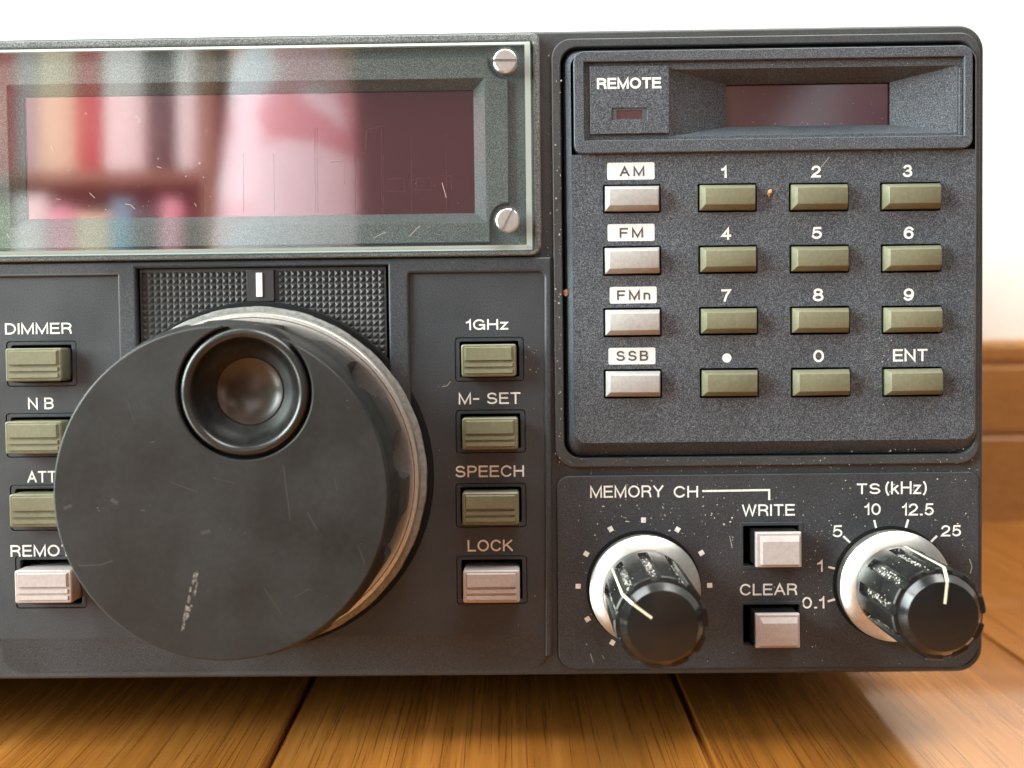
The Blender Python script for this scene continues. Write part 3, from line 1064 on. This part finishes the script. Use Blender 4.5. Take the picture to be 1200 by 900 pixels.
# ---- memory / step panel
EH = .2
eo = urect(653.5, 555.5, 1147, 783, EH)
BTN = [(871, 616, 937, 663), (871, 708.5, 937, 756)]
bh = [rrect(urect(*b_, EH), .0001, 2) for b_ in BTN]
plate('memory_panel', [rrect(eo, (.0030, .0042, .0018, .0022), 8)] + bh, EH, 2.6, M['panel'], radio, .18, 3)
for b_ in BTN:
    a = urect(*b_, EH)
    o = MM(4)
    plate('button_surround', [rrect((a[0] - o, a[1] - o, a[2] + o, a[3] + o), .0004, 4), rrect((a[0] - .00001, a[1] - .00001, a[2] + .00001, a[3] + .00001), .0001, 2)], EH + .10, .3, M['panel'], radio, .08, 2)
BP = 4.6
for (x0, y0, x1, y1), fb in zip(BTN, ((886.5, 624.5, 938.5, 664), (886.5, 720, 936.5, 758.5))):
    l, b, r, t = urect(*fb, BP)
    a = urect(x0, y0, x1, y1, EH)
    r = min(r, a[2] - .0002)
    b = max(b, a[1] + .0002)
    loft('square_button', [(rrect((l, b, r, t), 0), -4.5), (rrect((l, b, r, t), 0), BP - .15), (rrect((l + .00015, b + .00015, r - .00015, t - .00015), 0), BP)], M['satin'], radio, smooth=0)
    cap = loft('button_cap', [(rrect((l - .00008, b - .00008, r + .00008, t + .00008), 0), BP - .9), (rrect((l - .00008, b - .00008, r + .00008, t + .00008), 0), BP + .03),
                              (rrect((l + .0001, b + .0001, r - .0001, t - .0001), 0), BP + .15)], M['pink'], radio, smooth=0)
    i3 = .00055
    loft('raised_face', [(rrect((l + i3, b + .0004, r - .0003, t - .00035), 0), BP + .1), (rrect((l + i3 + .0004, b + .00045, r - .0004, t - .0014), 0), BP + .62)], M['pink'], cap, smooth=0)

for s, box in (('MEMORY', (691.5, 569, 777.5, 583)), ('CH', (789.5, 569.5, 818, 583)), ('WRITE', (869.5, 591, 931.5, 604.5)), ('CLEAR', (867, 684, 934, 697.5)),
               ('TS', (1004, 566.5, 1031.5, 579)), ('(kHz)', (1037.5, 564, 1086, 580.5)), ('10', (1013, 590, 1032, 603.5)), ('12.5', (1057, 590, 1094, 604)), ('5', (976, 615.5, 987, 629.5)), ('25', (1103, 615.5, 1126, 628.5)),
               ('1', (957.5, 656.5, 964, 670)), ('0.1', (940, 699.5, 966, 713))):
    text(s, box, EH, M['ink'], radio)
sv, sf = [], []
lh = EH
add_bar(sv, sf, [(823, 575.5), (902.5, 574.2)], 2.3, lh - .03, lh + .045, lh)
add_bar(sv, sf, [(901.3, 574.5), (901.5, 586)], 2.3, lh - .03, lh + .04, lh)
mesh('bracket_line', sv, sf, M['ink'], radio, 0)
sv, sf = [], []
for pts in ([(988.3, 628.4), (1002.4, 641.7)], [(1024.4, 609.4), (1028.4, 625.8)], [(1064.3, 608.8), (1060.5, 622.4)], [(1098, 628), (1090, 636)], [(970.6, 664.3), (986.2, 668.3)], [(970, 704.7), (983.6, 701)]):
    add_bar(sv, sf, pts, 2.4, lh - .03, lh + .045, lh)
mesh('scale_ticks', sv, sf, M['ink'], radio, 0)
sv, sf = [], []
for p in ((754, 609.5), (715.6, 620), (794, 620.6), (687, 649), (822, 648), (677.5, 687), (831.7, 686), (688.6, 725.6), (717.7, 753)):
    dv = Vector((p[0] - 754, p[1] - 688)).normalized() * 3
    add_bar(sv, sf, [(p[0] - dv.x, p[1] - dv.y), (p[0] + dv.x, p[1] + dv.y)], 5.6, lh - .03, lh + .045, lh)
mesh('scale_dots', sv, sf, M['ink'], radio, 0)


KNOB_DUST = []
rd = random.Random(4)


def small_knob(cpx, L, ang, phase):
    c = U(*cpx, 0)
    lathe('knob_shadow_disc', c, [(9.9, .15), (9.9, .30), (5, .30)], M['black'], radio, 64)  # raised black disc painting the shadow round the skirt's foot

    def flute(a, r, h):
        if h < 6.4 or r < 6.4:
            return r
        t = ((a - R(phase)) / (2 * math.pi / 10)) % 1.0
        return min(r, 6.58) if .33 < t < .67 else r
    rr = 7.25
    prof = [(rr, 4.0), (rr, 6.3), (rr, 6.45), (rr - .08, L - 1.95), (rr - .12, L - 1.8), (rr - .35, L - 1.62), (6.28, L - 1.55), (.01, L - 1.55)]
    k = lathe('rotary_knob', c, prof, M['satin'], radio, 240, flute, 28)
    lathe('knob_cap', c, [(6.3, L - 1.7), (6.28, L - 1.35), (6.2, L - 1.22), (5.4, L - .18), (5.3, L - .03), (5.15, L), (.01, L)], M['gloss'], k, 96)
    # dust packed in the grooves
    for gi_ in range(10):
        a_ = R(phase) + (gi_ + .5) * 2 * math.pi / 10
        if math.sin(a_) < -.75:
            continue
        for _ in range(70):
            KNOB_DUST.append((c, a_ + rd.uniform(-.085, .085), 6.58, rd.triangular(6.8, L - 2.0, 9 + (L - 10) * .35), .07 + .24 * rd.random() ** 2))
    for _ in range(130):
        KNOB_DUST.append((c, rd.uniform(.2, 2.9), 7.22, rd.triangular(4.3, L - 2.5, 7.0), .04 + .10 * rd.random() ** 2))
    lathe('metal_skirt', c, [(9.3, .5), (9.48, 2.6), (9.42, 2.95), (9.2, 3.15), (7.5, 4.6), (7.0, 4.7)], M['ring'], k, 128)
    # white pointer along the side and over the face
    e1 = Vector((math.cos(R(ang)), math.sin(R(ang))))
    e2 = Vector((-e1.y, e1.x))
    v, f = [], []
    wd = .00019

    def quadbar(a, b, ha, hb, up):
        """box between (radius, h) points along the generator"""
        k0 = len(v)
        for (rad, hgt) in (a, b):
            for s in (-1, 1):
                for (dr, dh) in ((0, 0), up):
                    q_ = c + e1 * (rad + dr) * .001 + e2 * wd * s
                    v.append(P3(q_, hgt + dh))
        f.extend([(k0, k0 + 1, k0 + 3, k0 + 2), (k0 + 4, k0 + 5, k0 + 7, k0 + 6), (k0, k0 + 1, k0 + 5, k0 + 4), (k0 + 2, k0 + 3, k0 + 7, k0 + 6),
                  (k0 + 1, k0 + 3, k0 + 7, k0 + 5), (k0, k0 + 2, k0 + 6, k0 + 4)])
    quadbar((7.0, 5.0), (6.95, L - 1.6), 0, 0, (.33, 0))
    quadbar((6.95, L - 1.65), (5.25, L - .02), 0, 0, (.24, .12))
    quadbar((5.3, L - .05), (2.0, L - .05), 0, 0, (0, .12))
    mesh('pointer_line', v, f, M['cream'], k, 0)
    return k


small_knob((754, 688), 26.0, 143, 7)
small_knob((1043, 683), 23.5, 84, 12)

# ------------------------------------------------------------------ crumbs and dust (in the receiver's frame, resting on it)


def crumb(name, px, py, h, size, material, seed, stretch=(1, 1, 1), label='', cat='crumb'):
    rnd = random.Random(seed)
    bm = bmesh.new()
    bmesh.ops.create_icosphere(bm, subdivisions=2, radius=1)
    for v in bm.verts:
        v.co *= 1 + rnd.uniform(-.28, .28)
        v.co = Vector((v.co.x * stretch[0], v.co.y * stretch[1], v.co.z * stretch[2])) * size * .001
    me = bpy.data.meshes.new(name)
    bm.to_mesh(me)
    bm.free()
    finish(me, material, 0)
    o = link(name, me)
    p = U(px, py, h)
    o.matrix_world = RADIO @ Matrix.Translation((p.x, -(h + size * stretch[1] * .7) * .001, p.y)) @ Matrix.Rotation(R(seed * 37), 4, 'Y')
    tag(o, label, cat)
    return o


crumb('crumb', 901.5, 226.5, KH, .62, M['crumb'], 3, (1, .5, .55), 'tan crumb stuck on keypad just right of the 1 key')
crumb('crumb', 663.5, 343, -.6, .75, M['crumb2'], 5, (.9, .6, .8), 'reddish brown crumb lodged in gap left of keypad panel')
crumb('paint_chip', 1090, 768, EH, .8, M['cream'], 11, (1, .35, .6), 'cream chip lying below the right-hand rotary knob', 'chip')

dv_, df_ = [], []


def speck(px, py, h, s):
    p = U(px, py, h)
    k = len(dv_)
    n_ = rd.choice((4, 5, 5, 6))
    a0 = rd.random() * 6.28
    el = rd.uniform(.35, 1.0)
    rot = rd.random() * 6.28
    pts_ = []
    for i in range(n_):
        a_ = a0 + i * 6.283 / n_
        r_ = s * rd.uniform(.6, 1.15) * .001
        x_, z_ = r_ * math.cos(a_), r_ * math.sin(a_) * el
        pts_.append((p.x + x_ * math.cos(rot) - z_ * math.sin(rot), p.y + x_ * math.sin(rot) + z_ * math.cos(rot)))
    hb = h - .01
    for q_ in pts_:
        dv_.append(P3(q_, hb))
    dv_.append(P3(p, h + s * .55))
    for i in range(n_):
        df_.append((k + i, k + (i + 1) % n_, k + n_))


def scatter(nn, x0, y0, x1, y1, h, s0=.035, s1=.11, power=2.0, avoid=()):
    c_ = 0
    while c_ < nn:
        x_, y_ = rd.uniform(x0, x1), rd.uniform(y0, y1)
        if any(a_ < x_ < c2 and b_ < y_ < d_ for a_, b_, c2, d_ in avoid):
            c_ += .2
            continue
        speck(x_, y_, h, 1.5 * (s0 + (s1 - s0) * rd.random() ** power))
        c_ += 1


AV = ((700, 630, 840, 770), (980, 620, 1120, 770), (864, 608, 944, 670), (864, 702, 944, 762))
scatter(330, 657, 560, 1144, 640, EH, .03, .13, 2.5, AV)
scatter(120, 657, 640, 1144, 778, EH, .03, .12, 2.6, AV)
scatter(45, 700, 590, 860, 640, EH, .06, .2, 2.0, AV)
scatter(40, 940, 605, 980, 700, EH, .05, .14, 2.0, AV)
scatter(60, 654, 546, 1146, 555, -.8, .05, .14)
scatter(60, 650, 536, 1146, 545, KF, .04, .13)
scatter(36, 649.5, 90, 657.5, 535, KF, .04, .17, 1.6)
scatter(60, 668, 521, 1140, 530, -.5, .05, .14)
scatter(40, 641, 60, 647, 780, -.3, .04, .15, 1.8)
scatter(40, 485, 400, 630, 740, .0, .03, .09, 2.5, ((530, 395, 615, 710),))
scatter(12, 616, 395, 631, 440, .0, .04, .13)
AVK = tuple((k[0] - 3, k[1] - 3, k[2] + 6, k[3] + 3) for k in KEYS + MODES)
scatter(70, 675, 182, 1138, 514, KH, .02, .07, 3, AVK)
scatter(14, 1020, 385, 1045, 475, KH, .05, .13, 1.5, AVK)
scatter(26, 860, 104, 1036, 146, hx_ih - .55, .02, .06, 2.2)
scatter(14, 860, 143, 1036, 146, hx_ih - .55, .03, .08, 1.7)
scatter(34, 695, 71, 1120, 76, RH, .03, .09, 1.7)
scatter(18, 655, 72, 658, 520, KF, .06, .16, 1.4)
scatter(36, 110, 420, 430, 740, KL, .02, .07, 3, ((205, 380, 365, 540),))
scatter(60, 5, 70, 610, 285, gh, .025, .075, 2.5)
scatter(30, 60, 130, 250, 250, gh, .05, .11, 2)
for pts, hf in (([(160, 137), (164, 139), (164, 143), (161, 145)], gh), ([(60, 171), (62, 176), (64, 178)], gh), ([(66, 233), (71, 234)], gh), ([(105, 226), (111, 232)], gh),
                ([(147, 239), (153, 240), (158, 245)], gh), ([(184, 195), (189, 197)], gh), ([(480, 277), (488, 268), (492, 265)], gh), ([(438, 279), (443, 276), (452, 272)], gh),
                ([(8, 274), (11, 279)], gh), ([(228, 238), (230, 242)], gh), ([(518, 214), (523, 232)], gh), ([(962, 196), (972, 184)], KH), ([(1136, 655), (1139, 664), (1137, 672)], EH),
                ([(692, 766), (695, 776)], EH), ([(706, 768), (708, 772)], EH), ([(855, 628), (858, 642)], EH), ([(528, 447), (524, 452), (518, 453)], 0)):
    add_bar(dv_, df_, pts, .6, hf - .01, hf + .05, hf)
for c_, a_, r_, h_, s_ in KNOB_DUST:
    k = len(dv_)
    n_ = 5
    for i in range(n_):
        b_ = i * 6.283 / n_ + a_
        q_ = s_ * rd.uniform(.5, 1.2)
        aa = a_ + q_ * math.cos(b_) / r_
        dv_.append((c_[0] + (r_ - .01) * .001 * math.cos(aa), -(h_ + q_ * math.sin(b_)) * .001, c_[1] + (r_ - .01) * .001 * math.sin(aa)))
    dv_.append((c_[0] + (r_ + s_ * .5) * .001 * math.cos(a_), -h_ * .001, c_[1] + (r_ + s_ * .5) * .001 * math.sin(a_)))
    df_ += [(k + i, k + (i + 1) % n_, k + n_) for i in range(n_)]
dust = mesh('dust', dv_, df_, M['dustm'], None, 0)
dust.matrix_world = RADIO
dust['kind'] = 'stuff'
dust['label'] = 'pale specks of dust scattered over the front of the receiver'

# ------------------------------------------------------------------ what the display glass mirrors: a bookcase, books and the photographer
M['caseW'] = wood('brown_bookcase_board', (.16, .08, .04), (.25, .14, .075), (.33, .2, .11), (1, 1, .1), 9, -4, .45, 0)
bc = bpy.data.objects.new('bookcase', None)
C.objects.link(bc)
tag(bc, 'brown wooden bookcase mirrored in the left half of the display glass', 'bookcase')
BX0, BX1, BY0, BY1 = -1.05, -.47, -1.62, -1.36
bc.location = ((BX0 + BX1) / 2, (BY0 + BY1) / 2, 0)


def bcp(name, lo, hi, m='caseW'):
    o = box_mesh(name, [lo[i] - bc.location[i] for i in range(3)], [hi[i] - bc.location[i] for i in range(3)], M[m], bc, .002)
    return o


bcp('side_panel', (BX0, BY0, 0), (BX0 + .02, BY1, 1.01))
bcp('side_panel', (BX1 - .02, BY0, 0), (BX1, BY1, 1.01))
bcp('back_panel', (BX0 + .021, BY0, .01), (BX1 - .021, BY0 + .01, 1.0))
for z in (.13, .385, .70, .98):
    bcp('shelf', (BX0 + .0205, BY0 + .011, z), (BX1 - .0205, BY1 - .002, z + .018))
cols = [('cream', (.75, .66, .48)), ('white', (.82, .82, .84)), ('red', (.45, .05, .05)), ('black', (.02, .02, .025)), ('green', (.2, .3, .16)), ('pink', (.75, .35, .45)), ('blue', (.12, .35, .5)), ('grey', (.45, .45, .48))]
bmats = {n_: mat(n_ + '_book_cover', c_, .5) for n_, c_ in cols}
M['pages'] = mat('book_pages', (.7, .66, .56), .8)


def book(x, z, wd, ht, dp, coln, label):
    t_ = bpy.data.objects.new('book', None)
    C.objects.link(t_)
    t_.location = (x + wd / 2, BY1 - .02, z)
    cv = [(-wd / 2, 0), (-wd / 2, -dp), (wd / 2, -dp), (wd / 2, 0)]
    box_mesh('spine', (-wd / 2, -.004, 0), (wd / 2, 0, ht), bmats[coln], t_, .001)
    box_mesh('cover', (-wd / 2, -dp, 0), (-wd / 2 + .003, -.0045, ht), bmats[coln], t_, .0005)
    box_mesh('cover', (wd / 2 - .003, -dp, 0), (wd / 2, -.0045, ht), bmats[coln], t_, .0005)
    box_mesh('page_block', (-wd / 2 + .0032, -dp + .004, .004), (wd / 2 - .0032, -.0048, ht - .004), M['pages'], t_)
    tag(t_, label, 'book', 'books in the mirrored bookcase')


xb = BX0 + .24
up = [(.035, .21, 'red'), (.03, .20, 'grey'), (.055, .22, 'cream'), (.04, .19, 'red'), (.06, .235, 'white'), (.045, .22, 'black'), (.03, .2, 'white')]
for i, (wd, ht, cn) in enumerate(up):
    book(xb, .4035, wd, ht, .17, cn, '%s book standing %s on the upper shelf of the bookcase' % (cn, ('first from the far end', 'second from the far end', 'third from the far end', 'fourth from the far end', 'fifth from the far end', 'sixth from the far end', 'seventh from the far end')[i]))
    xb += wd + .002
xb = BX0 + .22
lo = [(.05, .17, 'green'), (.05, .18, 'white'), (.04, .16, 'pink'), (.05, .15, 'cream'), (.03, .17, 'blue'), (.04, .16, 'black'), (.03, .17, 'pink')]
for i, (wd, ht, cn) in enumerate(lo):
    book(xb, .1485, wd, ht + .045, .17, cn, '%s book standing %s on the lowest shelf of the bookcase' % (cn, ('first from the far end', 'second from the far end', 'third from the far end', 'fourth from the far end', 'fifth from the far end', 'sixth from the far end', 'seventh from the far end')[i]))
    xb += wd + .002

# photographer kneeling behind the camera, both hands on a phone
M['skin'] = mat('skin', (.52, .31, .22), .5)
M['shirt'] = mat('pale_banded_cotton', (.80, .81, .84), .85)
_n, _l, _b = nodes(M['shirt'])
_tc = _n.new('ShaderNodeTexCoord')
_wv = _n.new('ShaderNodeTexWave')
_wv.bands_direction = 'DIAGONAL'
_wv.inputs['Scale'].default_value = 9.0
_wv.inputs['Distortion'].default_value = 6.0
_wv.inputs['Detail Scale'].default_value = 1.2
_l.new(_tc.outputs['Object'], _wv.inputs['Vector'])
_rp = _n.new('ShaderNodeValToRGB')
_rp.color_ramp.elements[0].position, _rp.color_ramp.elements[1].position = .12, .5
_rp.color_ramp.elements[0].color = (.60, .36, .41, 1)
_rp.color_ramp.elements[1].color = (.74, .77, .84, 1)
_l.new(_wv.outputs['Fac'], _rp.inputs['Fac'])
_l.new(_rp.outputs['Color'], _b.inputs['Base Color'])
M['trousers'] = mat('dark_cloth', (.05, .05, .06), .85)
M['hair'] = mat('dark_hair', (.015, .012, .01), .5)
person = bpy.data.objects.new('person', None)
C.objects.link(person)
tag(person, 'person kneeling in pale pink-banded long-sleeved top and dark vest, holding up a phone', 'person')
person.location = (0.10, -.62, 0)


def skin_mesh(name, pts_, edges, radii, material, parent, root=0, sub=2):
    me = bpy.data.meshes.new(name)
    me.from_pydata([Vector(p_) - parent.location for p_ in pts_], edges, [])
    o = bpy.data.objects.new(name, me)
    C.objects.link(o)
    md = o.modifiers.new('skin', 'SKIN')
    md.use_smooth_shade = True
    for i, r_ in enumerate(radii):
        rr_ = r_ if isinstance(r_, tuple) else (r_, r_)
        me.skin_vertices[0].data[i].radius = rr_
        me.skin_vertices[0].data[i].use_root = (i == root)
    ss = o.modifiers.new('sub', 'SUBSURF')
    ss.levels = ss.render_levels = sub
    dg = bpy.context.evaluated_depsgraph_get()
    m2 = bpy.data.meshes.new_from_object(o.evaluated_get(dg))
    bpy.data.objects.remove(o)
    m2.name = name
    m2.materials.clear()
    m2.materials.append(material)
    return link(name, m2, parent)


# pelvis, chest, neck, head, shoulders, elbows, wrists, hands with fingers, knees, ankles, toes
B = [(.14, -.80, .22), (.13, -.78, .38), (.11, -.73, .52), (.10, -.68, .60), (.09, -.65, .66), (.085, -.62, .76),
     (-.05, -.72, .545), (-.150, -.50, .35), (-.100, -.245, .045),
     (.26, -.70, .545), (.26, -.46, .33), (.055, -.245, .04),
     (.13, -.52, .10), (.12, -.84, .06), (.10, -.98, .03),
     (.34, -.52, .10), (.34, -.84, .06), (.36, -.98, .03)]
E_ = [(0, 1), (1, 2), (2, 3), (3, 4), (4, 5), (2, 6), (6, 7), (7, 8), (2, 9), (9, 10), (10, 11), (0, 12), (12, 13), (13, 14), (0, 15), (15, 16), (16, 17)]
Rr = [(.11, .10), (.11, .09), (.12, .09), .055, .05, .085, .055, .042, .024, .055, .042, .024, .075, .05, .03, .075, .05, .03]
# hands: palms and five fingers each
for s, wi in ((-1, 8), (1, 11)):
    wx, wy, wz = B[wi]
    px_, py_, pz_ = wx + .0, wy + .035, wz - .012
    base = len(B)
    B.append((px_, py_, pz_))
    Rr.append((.022, .012))
    E_.append((wi, base))
    for fi_, (dz, ln) in enumerate(((.022, .9), (.008, 1.0), (-.006, .95), (-.019, .75))):
        k = len(B)
        B += [(px_ + s * .006, py_ + .028 * ln, pz_ + dz), (px_ - s * .008, py_ + .042 * ln, pz_ + dz * .95), (px_ - s * .026, py_ + .044 * ln, pz_ + dz * .9)]
        Rr += [.0085, .008, .007]
        E_ += [(base, k), (k, k + 1), (k + 1, k + 2)]
    k = len(B)
    B += [(px_ - s * .02, py_ - .004, pz_ + .022), (px_ - s * .036, py_ + .010, pz_ + .024)]
    Rr += [.010, .008]
    E_ += [(base, k), (k, k + 1)]
body = skin_mesh('body', B, E_, Rr, M['skin'], person)
# clothes: separate skinned layers following the same joints
top_p = [B[i] for i in (0, 1, 2, 3)]
skin_mesh('vest', [B[0], B[1], B[2], (.105, -.70, .575)], [(0, 1), (1, 2), (2, 3)], [(.162, .13), (.145, .118), (.155, .12), (.07, .07)], M['trousers'], person)
def lerp(a, b, t): return tuple(a[i] + (b[i] - a[i]) * t for i in range(3))
for sh, el, wr in ((6, 7, 8), (9, 10, 11)):
    skin_mesh('sleeve', [lerp(B[2], B[sh], .5), B[sh], lerp(B[sh], B[el], .5), B[el], lerp(B[el], B[wr], .5), lerp(B[el], B[wr], .9)], [(i, i + 1) for i in range(5)], [.07, .065, .045, .033, .036, .036], M['shirt'], person)
for a_, b_, c2 in ((12, 13, 14), (15, 16, 17)):
    skin_mesh('trouser_leg', [lerp(B[0], B[a_], .2), lerp(B[0], B[a_], .6), B[a_], lerp(B[a_], B[b_], .5), B[b_]], [(i, i + 1) for i in range(4)], [.105, .098, .085, .07, .06], M['trousers'], person)
hd = Vector(B[5])
skin_mesh('hair', [hd + Vector((0, -.045, .055)), hd + Vector((0, -.065, .0)), hd + Vector((0, -.06, -.06)), hd + Vector((0, .01, .075))], [(0, 1), (1, 2), (0, 3)], [.082, .08, .06, .062], M['hair'], person)
fv = [hd + Vector((0, .083, -.005)), hd + Vector((0, .098, -.022))]
skin_mesh('nose', fv, [(0, 1)], [.009, .012], M['skin'], person)
for s in (-1, 1):
    bm = bmesh.new()
    bmesh.ops.create_uvsphere(bm, u_segments=16, v_segments=10, radius=.011)
    me = bpy.data.meshes.new('eye')
    bm.to_mesh(me)
    bm.free()
    finish(me, M['gloss'])
    o = link('eye', me, person)
    o.location = hd + Vector((s * .031, .072, .008)) - person.location
    skin_mesh('ear', [hd + Vector((s * .084, -.005, .015)), hd + Vector((s * .088, -.008, -.02))], [(0, 1)], [.012, .009], M['skin'], person)

# phone just behind the lens
ph_ = bpy.data.objects.new('phone', None)
C.objects.link(ph_)
ph_.location = (0, -DIST - .003, CAM_HEIGHT)
M['phone'] = mat('dark_phone_back', (.02, .02, .024), .25)
box_mesh('phone_body', (-.128, -.009, -.052), (.02, -.001, .020), M['phone'], ph_, .003, 3)
for dx, dz in ((0, 0), (-.02, -.016)):
    bm = bmesh.new()
    bmesh.ops.create_cone(bm, cap_ends=True, segments=32, radius1=.0075, radius2=.0075, depth=.0018, matrix=Matrix.Translation((dx, 0, dz)) @ Matrix.Rotation(R(90), 4, 'X'))
    me = bpy.data.meshes.new('lens')
    bm.to_mesh(me)
    bm.free()
    finish(me, M['gloss'])
    link('lens', me, ph_)
tag(ph_, 'dark phone held level in front of the receiver to take the picture', 'phone')
